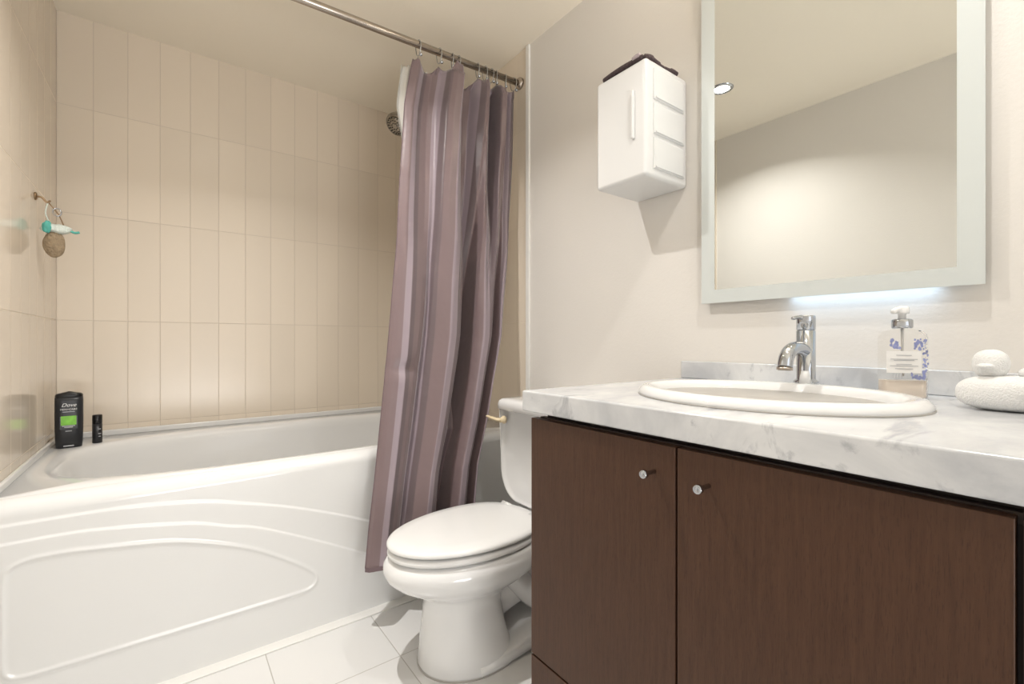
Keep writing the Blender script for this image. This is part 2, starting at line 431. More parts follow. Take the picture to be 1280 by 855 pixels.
# cap rises to a shallow point in the middle
bm = bmesh.new(); rg = []
for s_, z in ((1, .1722), (1, .176)):
    rg.append(ov(bc, rr_, oo_, .0352*s_, .021*s_, z, 3.2))
top = [Vector(p) for p in ov(bc, rr_, oo_, .0345, .020, .0, 3.2)]
def peak(p, s_, add):
    q = bc + (p-bc)*s_; t = abs((p-bc).dot(rr_))*s_/.0345
    q.z = bc.z + .1805 + add + .0070*(1-t); return q
rg.append([peak(p, 1, 0) for p in top]); rg.append([peak(p, .9, .0025) for p in top]); rg.append([peak(p, .4, .0035) for p in top])
obj('cap', loft(rg, bm=bm), M['darkcap'], bt)
fr = bc + oo_*.0228
text('brand_lettering', 'Dove', .0165, fr + Vector((0, 0, .141)), rr_, (0, 0, 1), M['print'], bt, shear=.35)
text('range_lettering', 'MEN+CARE', .0082, fr + Vector((0, 0, .129)), rr_, (0, 0, 1), M['print'], bt)
bm = bmesh.new()
def plate(bm, c, r_, o_, w, h, t=.0004):
    u = Vector((0, 0, 1)); vs = []
    for dd in (0, t):
        for a, b in ((-1,-1),(1,-1),(1,1),(-1,1)):
            vs.append(bm.verts.new(c + r_*(a*w) + u*(b*h) + o_*dd))
    for f in ((0,3,2,1),(4,5,6,7),(0,1,5,4),(1,2,6,5),(2,3,7,6),(3,0,4,7)): bm.faces.new([vs[i] for i in f])
obj('ingredient_lines', (plate(bm, fr+Vector((0, 0, .1235)), rr_, oo_, .015, .0011), bm)[1], M['greyprint'], bt, smooth=False)
bm = bmesh.new(); plate(bm, fr+Vector((0,0,.086))+oo_*.0002, rr_, oo_, .0215, .022); obj('label_border', bm, M['darkcap'], bt, smooth=False)
bm = bmesh.new(); plate(bm, fr+Vector((0,0,.094))+oo_*.0007, rr_, oo_, .019, .0155); lb = obj('green_label', bm, M['green'], bt, smooth=False)
bm = bmesh.new()
for dz, w in ((.076, .016), (.0715, .0105), (.0585, .008)): plate(bm, fr+Vector((0,0,dz))+oo_*.0010, rr_, oo_, w, .0015)
obj('label_print', bm, M['greyprint'], bt, smooth=False)
bm = bmesh.new(); plate(bm, bc+oo_*.0212+Vector((0,0,.008)), rr_, oo_, .013, .0022); obj('foot_print', bm, M['greyprint'], bt, smooth=False)

sc = Vector((-.2035, 2.20, ZT))
st = thing('small_tube', sc, 'small dark cylindrical tube standing right of the black body wash bottle', 'tube')
obj('tube_body', lathe([(.0125, 0), (.0138, .002), (.0138, .068)], sc), M['blackplastic'], st)
obj('cap', lathe([(.0132, .0685), (.0138, .070), (.0138, .097), (.0125, .100)], sc), M['darkcap'], st)
bm = bmesh.new(); r3, o3 = face_frame(15)
for dz, w in ((.024, .003), (.034, .004), (.05, .003)): plate(bm, sc+o3*.0138+r3*.004+Vector((0,0,dz)), r3, o3, w, .0015)
obj('side_print', bm, M['greyprint'], st, smooth=False)

# ------------------------------------------------------------ hook with soap pouch near the corner
hk = thing('wall_hook', (XL, 2.02, 1.335), 'small bronze hook stuck on left tile wall near the corner', 'hook')
hy = 2.02; hz = 1.342
bm = lathe([(.012, 0.0), (.012, .003), (.008, .006)], (XL, hy, hz), (1, 0, 0))
obj('hook_plate', bm, M['bronze'], hk)
obj('hook_arm', tube(cat([(XL+.005, hy, hz), (XL+.016, hy, hz-.002), (XL+.026, hy+.002, hz-.014), (XL+.034, hy+.004, hz-.008)], 6), .0028, 10), M['bronze'], hk)
sp = thing('scrubbing_stone', (XL+.03, hy, 1.17), 'oval brown scrubbing stone with teal and white cord hanging in the tub corner', 'scrubber')
px, py = XL+.040, hy+.01
obj('cord', tube(cat([(px-.012, py-.005, hz-.014), (px-.016, py-.012, hz-.05), (px-.006, py, hz-.082)], 6) , .0018, 8), M['pouch'], sp)
obj('cord', tube(cat([(px-.010, py, hz-.014), (px+.010, py+.01, hz-.045), (px+.022, py+.01, hz-.078)], 6) , .0018, 8), M['bronze'], sp)
obj('key_ring', tube([(px+.008+.010*math.cos(a), py, hz-.040+.012*math.sin(a)) for a in np.linspace(0, 2*PI, 24)], .0018, 8), M['chrome'], sp)
def blob(c, rx, ry, rz, seed=0, amp=.0, n=28, m_=18):
    rs = random.Random(seed); ph = [rs.uniform(0, 6) for _ in range(6)]; rings = []
    for j in range(1, m_):
        f = PI*j/m_; ring = []
        for i in range(n):
            t = 2*PI*i/n
            k = 1 + amp*(math.sin(3*t+ph[0]+2*f)+.6*math.sin(5*f+ph[1]+t)+.4*math.sin(7*t+ph[2]))
            ring.append((c[0]+rx*k*math.sin(f)*math.cos(t), c[1]+ry*k*math.sin(f)*math.sin(t), c[2]-rz*k*math.cos(f)))
        rings.append(ring)
    return loft(rings)
obj('stone', blob((px+.002, py, 1.200), .026, .018, .042, 3, .03), M['pumice'], sp)
obj('mesh_band', blob((px+.006, py-.002, 1.248), .036, .018, .015, 5, .08), M['pouch'], sp)
obj('teal_knot', blob((px-.012, py-.016, 1.250), .011, .009, .018, 7, .1), M['teal'], sp)
obj('teal_cord_end', tube(cat([(px+.036, py, 1.249), (px+.048, py+.004, 1.243), (px+.060, py+.004, 1.246)], 5), .004, 8), M['teal'], sp)

# ------------------------------------------------------------ shower head
sh = thing('wall_shower', (XR, 1.95, 1.96), 'round chrome shower head sticking out left of the curtain', 'shower head')
hc = Vector((.825, 1.95, 1.872)); ax_ = Vector((-.62, -.25, -.74)).normalized()
obj('head', lathe([(.014, -.058), (.020, -.046), (.034, -.034), (.045, -.016), (.0505, .002), (.0515, .012), (.049, .014), (.049, .017), (.050, .018), (.048, .021), (.041, .0215)], hc, ax_), M['darkchrome'], sh)
obj('spray_face', lathe([(.041, .0215), (.036, .027), (.022, .031), (.006, .032)], hc, ax_), M['darkchrome'], sh)
bm = bmesh.new(); fa, fb = frame(ax_)
for rr0, k in ((.014, 8), (.026, 14), (.036, 18)):
    for i in range(k):
        a = 2*PI*i/k; hh = {.014: .0315, .026: .0295, .036: .0265}[rr0]
        lathe([(.0028, 0), (.0018, .003)], hc + ax_*hh + fa*rr0*math.cos(a) + fb*rr0*math.sin(a), ax_, 8, bm)
obj('nozzles', bm, M['darkcap'], sh)
obj('arm', tube(cat([(XR-.004, 1.95, 1.965), (1.10, 1.95, 1.97), (.95, 1.955, 1.955), (.88, 1.965, 1.925), tuple(hc-ax_*.048)], 8), .0105, 16), M['chrome'], sh)
obj('wall_flange', lathe([(.030, 0.001), (.028, .006), (.014, .012)], (XR, 1.95, 1.965), (-1, 0, 0)), M['chrome'], sh)

# ------------------------------------------------------------ shower rod, rings, curtain, liner
RY, RZ = 1.525, 1.972
rod = thing('shower_rod', (.43, RY, RZ), 'straight metal curtain rod spanning the tub alcove under the ceiling', 'curtain rod')
def rz(x): return 1.952 + (x-.352)*(1.979-1.952)/(1.166-.352)
obj('rod', tube([(XL+.002, RY, rz(XL)), (.5, RY, rz(.5)), (XR-.002, RY, rz(XR))], .0125, 28), M['nickel'], rod)
obj('rod_collar', lathe([(.024, 0.001), (.024, .010), (.017, .018)], (XR, RY, rz(XR)), (-1, 0, 0)), M['nickel'], rod)
obj('rod_collar', lathe([(.024, 0.001), (.024, .010), (.017, .018)], (XL, RY, rz(XL)), (1, 0, 0)), M['nickel'], rod)

ring_x = [.722, .806, .862, .888, .975, 1.010, 1.040, 1.066, 1.112, 1.152]
ring_words = ['leftmost', 'second from left', 'third from left', 'fourth from left', 'fifth from left', 'fifth from the right end', 'fourth from the right end', 'third from the right end', 'second from the right end', 'rightmost']
proto = None
def make_ring():
    r = bpy.data.objects.new('curtain_ring', None); COL.objects.link(r); r.empty_display_size = .02
    pts = []
    for a in np.linspace(-PI/2, 1.5*PI, 33)[:-1]:
        pts.append((0, .0165*math.cos(a)*(.9 if math.sin(a) < 0 else 1), -.012 + .0285*math.sin(a)))
    pts.append(pts[0])
    obj('wire', tube(pts, .0015, 8), M['chrome'], r)
    b = bmesh.new(); bmesh.ops.create_uvsphere(b, u_segments=16, v_segments=10, radius=.0062)
    bmesh.ops.translate(b, verts=b.verts, vec=(0, -.016, -.042))
    obj('ball', b, M['chrome'], r)
    return r
proto = make_ring()
kids = [c for c in bpy.data.objects if c.parent == proto]
for i, (x, w) in enumerate(zip(ring_x, ring_words)):
    r = proto
    if i:
        r = proto.copy(); COL.objects.link(r)
        for k in kids:
            c = k.copy(); COL.objects.link(c); c.parent = r
    r.location = (x, RY, rz(x) + .0); r.rotation_euler = (0, 0, random.uniform(-.5, .5) if i > 1 else .15)
    r['label'] = w + ' of the ten chrome rings holding the mauve shower curtain'
    r['category'] = 'curtain ring'; r['group'] = 'chrome rings holding the shower curtain'

# curtain silhouettes in the room: (z, x, y)
Lc = [(1.905, .700, 1.528), (1.735, .669, 1.528), (1.50, .652, 1.518), (1.244, .6367, 1.51), (1.0, .610, 1.49), (.83, .5861, 1.47), (.60, .550, 1.440), (.452, .5266, 1.42), (.30, .500, 1.400), (.185, .4819, 1.38)]
Rc = [(1.935, 1.160, 1.528), (1.7, 1.157, 1.526), (1.3137, 1.1412, 1.52), (1.1, 1.118, 1.512), (.9143, 1.0938, 1.50), (.75, 1.045, 1.485), (.6029, .9989, 1.462), (.4474, .9400, 1.440), (.30, .915, 1.425), (.20, .905, 1.42)]
L_ = np.array(Lc)[::-1]; R_ = np.array(Rc)[::-1]
F_top = [(0, 0), (.05, .008), (.12, -.006), (.2, -.010), (.26, .0), (.30, .028), (.35, .036), (.41, .034), (.445, .010), (.47, -.02), (.52, -.022), (.575, -.015), (.61, .010), (.65, .028), (.70, .026), (.735, .01), (.76, -.025), (.785, -.02), (.81, .022), (.86, .026), (.885, .004), (.91, -.008), (.95, .006), (.985, .002), (1, -.02)]
F_bot = [(0, -.005), (.04, .006), (.12, .020), (.2, .010), (.27, -.008), (.33, .012), (.42, .034), (.50, .030), (.545, -.01), (.58, -.038), (.66, -.040), (.70, -.006), (.75, .028), (.81, .024), (.85, -.012), (.885, -.01), (.92, .018), (.96, .0), (1, -.045)]
nu, nv = 420, 170
us = np.linspace(0, 1, nu)
ft = np.interp(us, *np.array(F_top).T); fb_ = np.interp(us, *np.array(F_bot).T)
ker = np.hanning(11); ker /= ker.sum()
ft = np.convolve(np.pad(ft, 5, 'edge'), ker, 'valid'); fb_ = np.convolve(np.pad(fb_, 5, 'edge'), ker, 'valid')
V = []; UV = []
hook_u = [(x-.700)/(1.160-.700) for x in ring_x]; hook_u[0] = .035
def sag(u):
    hs = sorted(hook_u + [0.0, 1.0])
    for a, b in zip(hs, hs[1:]):
        if a <= u <= b:
            wdt = (b-a); t = (u-a)/max(wdt, 1e-6)
            return -4*t*(1-t)*min(.034, wdt*.17) - (.010 if (u < .035) else 0)*(1-t)
    return 0
sags = np.array([sag(u) for u in us])
for j in range(nv):
    w = j/(nv-1)          # 0 top .. 1 bottom
    for i, u in enumerate(us):
        zt = np.interp(u, [0, 1], [1.912, 1.940]) + sags[i]
        if .30 < u < .43: zt += .022*math.sin((u-.30)/.13*PI)
        zb = .185 + .018*u + .004*math.sin(u*19)
        z = zt + (zb-zt)*w
        xl, yl = np.interp(z, L_[:, 0], L_[:, 1]), np.interp(z, L_[:, 0], L_[:, 2])
        xr, yr = np.interp(z, R_[:, 0], R_[:, 1]), np.interp(z, R_[:, 0], R_[:, 2])
        k = sm(np.array((w-.05)/.6)).item()
        F = (1.5 if ft[i] > 0 else 2.0)*ft[i]*(1-k) + (3.0 if fb_[i] < 0 and u < .95 else 1.4)*fb_[i]*k
        amp = 1.0
        x = xl + (xr-xl)*u; y = yl + (yr-yl)*u - F*amp
        # gentle drape wrinkles
        y += .0022*math.sin(9*z+14*u+2*math.sin(5*z)) + .003*math.exp(-((u-.16)/.10)**2-((z-1.83+.25*abs(u-.16))/.035)**2) 
        g = math.exp(-((z-.80)/.022)**2)*math.exp(-((u-.13)/.10)**2); y += .012*g
        x += .016*math.exp(-((u-.47)/.045)**2)*math.sin(PI*min(1, w*1.2)) - .010*math.exp(-((u-.72)/.04)**2)
        if z > 1.90: y = y + (1.512 - y)*.35
        if z < .66: y = min(y, 1.489 + max(0, (z-.57))*.6)
        V.append((x, y, z)); UV.append((u + .01*math.sin(6*w), w))
cm = gridmesh('shower_curtain', V, nu, nv, UV)
cu = obj('shower_curtain', cm, M['curtain'])
sd = cu.modifiers.new('thick', 'SOLIDIFY'); sd.thickness = .0012; sd.offset = 0
tag(cu, 'mauve striped satin shower curtain bunched at the right end of the rod', 'shower curtain')
# hem line and edge seams
hem = []
V2 = []
for i in range(0, nu):
    x, y, z = V[(nv-1)*nu+i]; V2.append((x, y-.0012, z+.012))
for i in range(0, nu):
    x, y, z = V[(nv-1)*nu+i]; V2.append((x, y-.0014, z-.001))
M['hem'] = mat('mauve_hem', (.16, .11, .12), .55)
h = obj('hem', gridmesh('hem', V2, nu, 2), M['hem'], cu)
V3 = [(V[j*nu][0]-.0008, V[j*nu][1]-.0008, V[j*nu][2]) for j in range(0, nv, 2)]
obj('side_seam', tube(V3, .0012, 6), M['hem'], cu)
# white inner liner hanging inside the tub behind the curtain
V = []; nu2, nv2 = 120, 40
for j in range(nv2):
    w = j/(nv2-1); z = 1.90 + (.66-1.90)*w
    for i in range(nu2):
        u = i/(nu2-1)
        xa = np.interp(z, [.6, 1.5, 1.75, 1.90], [.72, .71, .660, .678]); x = xa + .10*u
        V.append((x, 1.572 + .009*math.sin(u*17) + .05*w, z + (.003*math.sin(u*60) if j == 0 else 0)))
ln = obj('shower_liner', gridmesh('shower_liner', V, nu2, nv2), M['liner'])
sd = ln.modifiers.new('thick', 'SOLIDIFY'); sd.thickness = .0008
tag(ln, 'thin white vinyl liner peeking out left of the mauve curtain top', 'shower liner')

# ------------------------------------------------------------ toilet (front towards -X)
YT = 1.137
to = thing('toilet', (.72, YT, 0), 'white two piece toilet with closed lid between curtain and vanity', 'toilet')
def egg(xf, xb, wid, z, n=72, fe=2.0, be=2.6, cx=None):
    """outline with a long rounded front at xf and blunter back at xb"""
    cx = cx if cx is not None else xf + (xb-xf)*.56; out = []
    for i in range(n):
        t = 2*PI*i/n; c, s = math.cos(t), math.sin(t)
        if c < 0: x = cx + (cx-xf)*math.copysign(abs(c)**(2/fe), c); y = wid*math.copysign(abs(s)**(2/fe), s)
        else: x = cx + (xb-cx)*abs(c)**(2/be); y = wid*math.copysign(abs(s)**(2/be), s)
        out.append((x, YT+y, z))
    return out
bm = loft([egg(.475, .90, .140, .3445, be=2.4), egg(.463, .905, .152, .3455, be=2.4), egg(.4575, .91, .158, .3485, be=2.4), egg(.4565, .91, .159, .353, be=2.4), egg(.459, .908, .156, .358, be=2.4), egg(.468, .90, .147, .3625, be=2.4), egg(.50, .87, .115, .3655, be=2.4), egg(.60, .78, .04, .367, be=2.4)])
obj('lid', bm, M['seatplastic'], to)
bm = loft([egg(.475, .895, .142, .3215, be=2.4), egg(.463, .90, .154, .323, be=2.4), egg(.458, .902, .159, .328, be=2.4), egg(.459, .902, .158, .335, be=2.4), egg(.465, .90, .152, .3395, be=2.4), egg(.476, .89, .142, .3410, be=2.4)])
obj('seat', bm, M['seatplastic'], to)
# bowl, pedestal and foot as one casting
rg = [egg(.548, .83, .125, .0), egg(.546, .83, .127, .010), egg(.551, .80, .120, .05), egg(.556, .785, .113, .10), egg(.562, .775, .106, .16), egg(.562, .78, .104, .190), egg(.545, .81, .114, .208), egg(.505, .85, .138, .228), egg(.473, .88, .155, .248), egg(.453, .90, .165, .268), egg(.447, .91, .168, .285), egg(.449, .915, .166, .300), egg(.458, .92, .160, .312), egg(.470, .92, .152, .319), egg(.52, .88, .10, .3200)]
bm = loft(rg)
# low foot running back to the wall and the trapway above it
def rsec(x, w, z1, z0=0.0, n=24, e=3.5):
    out = []
    for i in range(n):
        t = 2*PI*i/n; c, s = math.cos(t), math.sin(t)
        out.append((x, YT+w*math.copysign(abs(c)**(2/e), c), (z0+z1)/2+(z1-z0)/2*math.copysign(abs(s)**(2/e), s)))
    return out
loft([rsec(.66, .126, .030, e=6), rsec(.74, .127, .040, e=6), rsec(.80, .127, .052, e=5), rsec(.88, .126, .072, e=4), rsec(.98, .124, .085, e=4), rsec(1.06, .115, .09), rsec(1.085, .09, .08)], bm=bm)
loft([rsec(.74, .060, .315, .05, e=2.4), rsec(.82, .072, .318, .08, e=2.4), rsec(.90, .078, .320, .10, e=2.4), rsec(1.0, .085, .325, .12, e=2.6), rsec(1.08, .09, .325, .02, e=2.8), rsec(1.12, .08, .32, .02, e=2.8)], bm=bm)
tube(cat([(.72, YT-.040, .245), (.80, YT-.058, .215), (.88, YT-.066, .13), (.94, YT-.066, .11), (1.0, YT-.06, .20), (1.05, YT-.05, .10)], 8), .036, 20, bm)
loft([rsec(.85, .11, .322, .27, e=3), rsec(.93, .125, .332, .275, e=3.5), rsec(1.0, .13, .336, .28, e=4), rsec(1.13, .13, .336, .28, e=4)], bm=bm)
bowl = obj('bowl', bm, M['porcelain'], to)
obj('bolt_cap', lathe([(.014, .06), (.013, .072), (.008, .078), (.002, .08)], (.90, YT-.095, 0)), M['porcelain'], to)
obj('base_caulk', loft([egg(.545, .82, .127, .0), egg(.545, .82, .127, .003)]), M['caulk'], to)
for s_ in (-1, 1):
    obj('hinge', tube([(.885, YT+s_*.07-.022, .356), (.885, YT+s_*.07+.022, .356)], .010, 16), M['seatplastic'], to)
# tank: rounded lower corners seen from the front
def tank_sec(x, w_top, z1, z0, r, m_=14):
    pts = [(YT-w_top, z1), ]
    out = []
    hw = w_top
    def add(y, z): out.append((x, y, z))
    add(YT+hw, z1)
    for k in range(m_+1):
        a = k/m_*PI/2; add(YT+hw-.012-(r)*(1-math.cos(a)) , z0+(r*1.15)*(1-math.sin(a)))
    for k in range(m_+1):
        a = (1-k/m_)*PI/2; add(YT-hw+.012+(r)*(1-math.cos(a)) , z0+(r*1.15)*(1-math.sin(a)))
    add(YT-hw, z1)
    return out
bm = loft([tank_sec(.968, .196, .648, .352, .085), tank_sec(.956, .205, .648, .345, .09), tank_sec(.952, .208, .648, .342, .092), tank_sec(.956, .210, .648, .340, .092), tank_sec(1.16, .212, .648, .340, .09), tank_sec(1.172, .205, .648, .345, .085)])
obj('tank', bm, M['porcelain'], to)
def rr(x0, x1, y0, y1, z, r, k=6):
    out = []
    for cx, cy, a0 in ((x1-r, y1-r, 0), (x0+r, y1-r, PI/2), (x0+r, y0+r, PI), (x1-r, y0+r, 1.5*PI)):
        for i in range(k+1):
            a = a0 + i/k*PI/2; out.append((cx+r*math.cos(a), cy+r*math.sin(a), z))
    return out
lx0, lx1, ly0, ly1 = .940, 1.178, YT-.222, YT+.222
bm = loft([rr(lx0+.008, lx1, ly0+.008, ly1-.008, .649, .03), rr(lx0, lx1, ly0, ly1, .653, .034), rr(lx0, lx1, ly0, ly1, .672, .034), rr(lx0+.003, lx1-.003, ly0+.003, ly1-.003, .682, .034), rr(lx0+.012, lx1-.01, ly0+.012, ly1-.012, .688, .032), rr(lx0+.04, lx1-.03, ly0+.05, ly1-.05, .6895, .03)])
obj('tank_lid', bm, M['porcelain'], to)
lv = obj('flush_lever', lathe([(.014, 0), (.014, .006), (.009, .012), (.009, .020)], (.953, YT+.176, .615), (-1, 0, 0)), M['beige'], to)
lev = tube(cat([(.935, YT+.176, .615), (.926, YT+.19, .617), (.920, YT+.215, .621), (.918, YT+.237, .624)], 5), [.009]*5+[.008]*5+[.006]*5+[.004], 14, flat=.7)
o = obj('lever_arm', lev, M['beige'], lv)
obj('supply_pipe', tube(cat([(1.06, YT+.14, .35), (1.07, YT+.15, .25), (1.15, YT+.17, .16), (XR-.003, YT+.17, .15)], 8), .006, 12), M['nickel'], to)

# ------------------------------------------------------------ vanity
YE = .745        # end of the cabinet near the toilet
va = thing('vanity_cabinet', (.9, .2, 0), 'dark wood vanity cabinet with flat doors under the marble counter', 'cabinet')
YV0 = -.64
bm = bx(.634, XR-.002, YE-.020, YE-.002, .05, .722)
box(bm, .634, XR-.002, .045, .063, .05, .60); box(bm, .634, XR-.002, YV0, YV0+.018, .05, .722)
box(bm, .634, XR-.002, YV0, YE-.002, .05, .068); box(bm, XR-.010, XR-.002, YV0, YE-.002, .05, .722)
obj('carcass', bm, M['wood'], va, smooth=False)
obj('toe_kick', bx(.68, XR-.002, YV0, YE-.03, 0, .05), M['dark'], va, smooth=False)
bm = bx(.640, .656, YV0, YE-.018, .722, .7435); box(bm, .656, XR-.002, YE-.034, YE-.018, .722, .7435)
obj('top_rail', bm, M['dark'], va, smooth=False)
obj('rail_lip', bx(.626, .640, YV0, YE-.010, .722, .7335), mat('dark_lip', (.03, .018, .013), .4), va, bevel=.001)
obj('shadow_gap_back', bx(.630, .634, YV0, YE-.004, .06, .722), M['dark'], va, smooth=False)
ys = [(YE, .4035), (.4, .0575), (.0525, -.29), (-.2935, -.636)]
for i, (y1, y0) in enumerate(ys):
    d = obj('door', bx(.610, .630, y0, y1, .2385, .731), M['wood'], va, bevel=.0012, seg=2)
    ky = {0: .4402, 1: .350, 2: -.25, 3: -.33}[i]
    kn = lathe([(.0035, 0), (.0035, .020), (.0062, .022), (.0066, .024), (.0066, .029), (.0058, .0305), (.002, .0300), (.0015, .0285)], (.610, ky, .687), (-1, 0, 0), 24)
    obj('knob', kn, M['chrome'], d)
for (y1, y0) in ((YE, .0575), (.0525, -.636)):
    obj('drawer_front', bx(.610, .630, y0, y1, .055, .2345), M['wood'], va, bevel=.0012, seg=2)

# countertop with the oval cut-out
ZK0, ZK1 = .745, .788
kx0, kx1, ky0, ky1 = .598, XR-.0015, -.66, .762
SX, SY, SA, SB = .868, .392, .198, .232
n = 160
def krect(z):
    e_ = sup(SX, SY, .18, .21, z, n); return rect_ring(kx0, kx1, ky0, ky1, z, SX, SY, e_)
hole_t = sup(SX, SY, .178, .210, ZK1, n); hole_b = sup(SX, SY, .178, .210, ZK0, n)
bm = bmesh.new()
R0, R1, R2, R3 = [[bm.verts.new(p) for p in r] for r in (hole_b, krect(ZK0), krect(ZK1), hole_t)]
for a, b in ((R0, R1), (R1, R2), (R2, R3), (R3, R0)):
    for i in range(n):
        j = (i+1) % n; bm.faces.new((a[i], a[j], b[j], b[i]))
ct = obj('countertop', bm, M['marble'], bevel=.004, seg=3, angle=50)
tag(ct, 'white grey veined marble countertop on the dark vanity', 'countertop')
bs = obj('backsplash', bx(XR-.017, XR-.001, ky0, .757, ZK1+.0003, .836), M['marble'], bevel=.002)
tag(bs, 'low grey marble backsplash strip along the wall behind the sink', 'backsplash')

# sink
sk = thing('sink', (SX, SY, ZK1), 'oval white drop in basin set in the marble countertop', 'sink')
n = 128
rg = []
for d_, z in ((-.004, .7885), (0, .790), (.000, .794), (-.003, .799), (-.009, .8035), (-.017, .8055), (-.024, .8045), (-.030, .801), (-.036, .793), (-.042, .78), (-.052, .745), (-.075, .705), (-.11, .68), (-.15, .670), (-.178, .668)):
    rg.append(sup(SX+(.0 if z > .795 else -.0), SY, SA+d_, SB+d_, z, n))
# deck behind the bowl: shift the inner rings forward
rg2 = []
for k, r in enumerate(rg):
    z = r[0][2]; sh_ = 0 if k < 6 else -.012 if k < 12 else -.012
    sc_ = 1 if k < 6 else .93
    rg2.append([((p[0]-SX)*sc_+SX+sh_, p[1], p[2]) for p in r])
obj('basin', loft(rg2, False, True), M['porcelain'], sk)
obj('drain', lathe([(.021, 0), (.021, .002), (.015, .003), (.004, .004)], (SX-.012, SY, .6685)), M['chrome'], sk)
obj('rim_caulk', loft([sup(SX, SY, SA+.0008, SB+.0008, ZK1+.0002, n), sup(SX, SY, SA+.0005, SB+.0005, ZK1+.0022, n)]), M['caulk'], sk)

# faucet
fx, fy = 1.068, .397
zb = .8045
fc = thing('faucet', (fx, fy, zb), 'chrome single lever tap with short curved spout behind the sink', 'faucet')
rb = .0175
obj('body', lathe([(.023, 0), (.023, .004), (rb+.001, .007), (rb, .010), (rb, .109)], (fx, fy, zb), n=48), M['chrome'], fc)
obj('handle_hub', lathe([(rb-.0015, .1095), (rb-.0015, .111), (rb, .1112), (rb, .138), (rb-.001, .1405), (.005, .1410)], (fx, fy, zb), n=48), M['chrome'], fc)
obj('lever', tube(cat([(fx-.004, fy, zb+.135), (fx-.022, fy+.004, zb+.137), (fx-.040, fy+.010, zb+.134)], 6), [.005]*6+[.0038]*6+[.0034], 14), M['chrome'], fc)
spp = cat([(fx-.004, fy, zb+.066), (fx-.035, fy, zb+.073), (fx-.070, fy, zb+.070), (fx-.092, fy, zb+.056), (fx-.100, fy, zb+.036)], 8)
obj('spout', tube(spp, .0135, 28), M['chrome'], fc)
obj('aerator', lathe([(.0142, 0), (.0142, .006), (.011, .0065)], (fx-.1005, fy, zb+.036), (-.08, 0, -1)), M['nickel'], fc)
bm = tube([(fx-.020, fy-.006, zb+.0), (fx-.020, fy-.006, zb+.012), (fx-.020, fy-.006, zb+.026)], [.011, .0095, .007], 16)
obj('base_cap', bm, M['plastic'], fc)

# soap dispenser
so = Vector((1.062, .2385, ZK1+.0005))
sd_ = thing('soap_dispenser', so, 'clear pump soap bottle with blue flowers and white label beside the sink', 'soap dispenser')
r4, o4 = face_frame(-62)   # faces the camera side
def sring(w, d, z, e=4.5): return ov(so, r4, o4, w, d, z, e, 64)
bm = loft([sring(.031, .017, 0), sring(.033, .019, .002), sring(.0335, .0195, .006), sring(.0335, .0195, .108), sring(.032, .0185, .115), sring(.026, .0165, .121), sring(.0165, .0150, .1245, 3), sring(.0130, .0130, .126, 2)])
obj('bottle', bm, M['clear'], sd_)
bm = loft([sring(.030, .0165, .002), sring(.0315, .0175, .005), sring(.0315, .0175, .033), sring(.030, .014, .0331)])
obj('liquid_soap', bm, M['soapliquid'], sd_)
obj('pump_collar', lathe([(.0145, .1262), (.0155, .128), (.0155, .141), (.013, .143)], so), M['chrome'], sd_)
bm = lathe([(.006, .1432), (.006, .152), (.010, .1525), (.0105, .156), (.0105, .163), (.008, .166)], so)
tube(cat([tuple(so+Vector((0,0,.159))), tuple(so+Vector((-.012, .004, .160))), tuple(so+Vector((-.024, .008, .155)))], 5), [.0055]*5+[.0045]*5+[.0035], 12, bm)
obj('pump_head', bm, mat('pump_plastic', (.85, .85, .84), .12, coat=.4), sd_)
obj('dip_tube', tube([tuple(so+Vector((0,0,.125))), tuple(so+Vector((.003, 0, .04)))], .0022, 10), M['plastic'], sd_)
bm = bmesh.new(); plate(bm, so+o4*.0200-r4*.003+Vector((0,0,.066)), r4, o4, .0245, .0195, .0004); obj('label', bm, M['labelpaper'], sd_, smooth=False)
bm = bmesh.new()
for dz, w in ((.078, .012), (.071, .021), (.069, .016), (.062, .012), (.059, .022), (.054, .014)): plate(bm, so+o4*.0206-r4*.003+Vector((0,0,dz)), r4, o4, w*.9, .0005)
obj('label_print', bm, M['greyprint'], sd_, smooth=False)
bm = bmesh.new(); rs = random.Random(9)
for (u0, u1, z0, z1, k) in ((-.021, -.009, .089, .106, 22), (.012, .027, .088, .108, 34), (.023, .030, .045, .09, 26), (.006, .027, .036, .046, 24)):
    for _ in range(k):
        c = so + o4*.0199 + r4*rs.uniform(u0, u1) + Vector((0, 0, rs.uniform(z0, z1)))
        rad = rs.uniform(.0010, .0026); vs = []
        for q in range(7):
            a = 2*PI*q/7; vs.append(bm.verts.new(c + r4*rad*math.cos(a)*rs.uniform(.6, 1.2) + Vector((0,0,rad*math.sin(a)*1.3)) + o4*.00005*_))
        bm.faces.new(vs)
fl_ = obj('floral_print', bm, M['blueprint'], sd_, smooth=False)
bm = bmesh.new()
for k in range(4): plate(bm, so+o4*.0200+r4*(-.018+.004*k)+Vector((0,0,.041)), r4, o4, .0007, .0038)
obj('volume_print', bm, M['greyprint'], sd_, smooth=False)

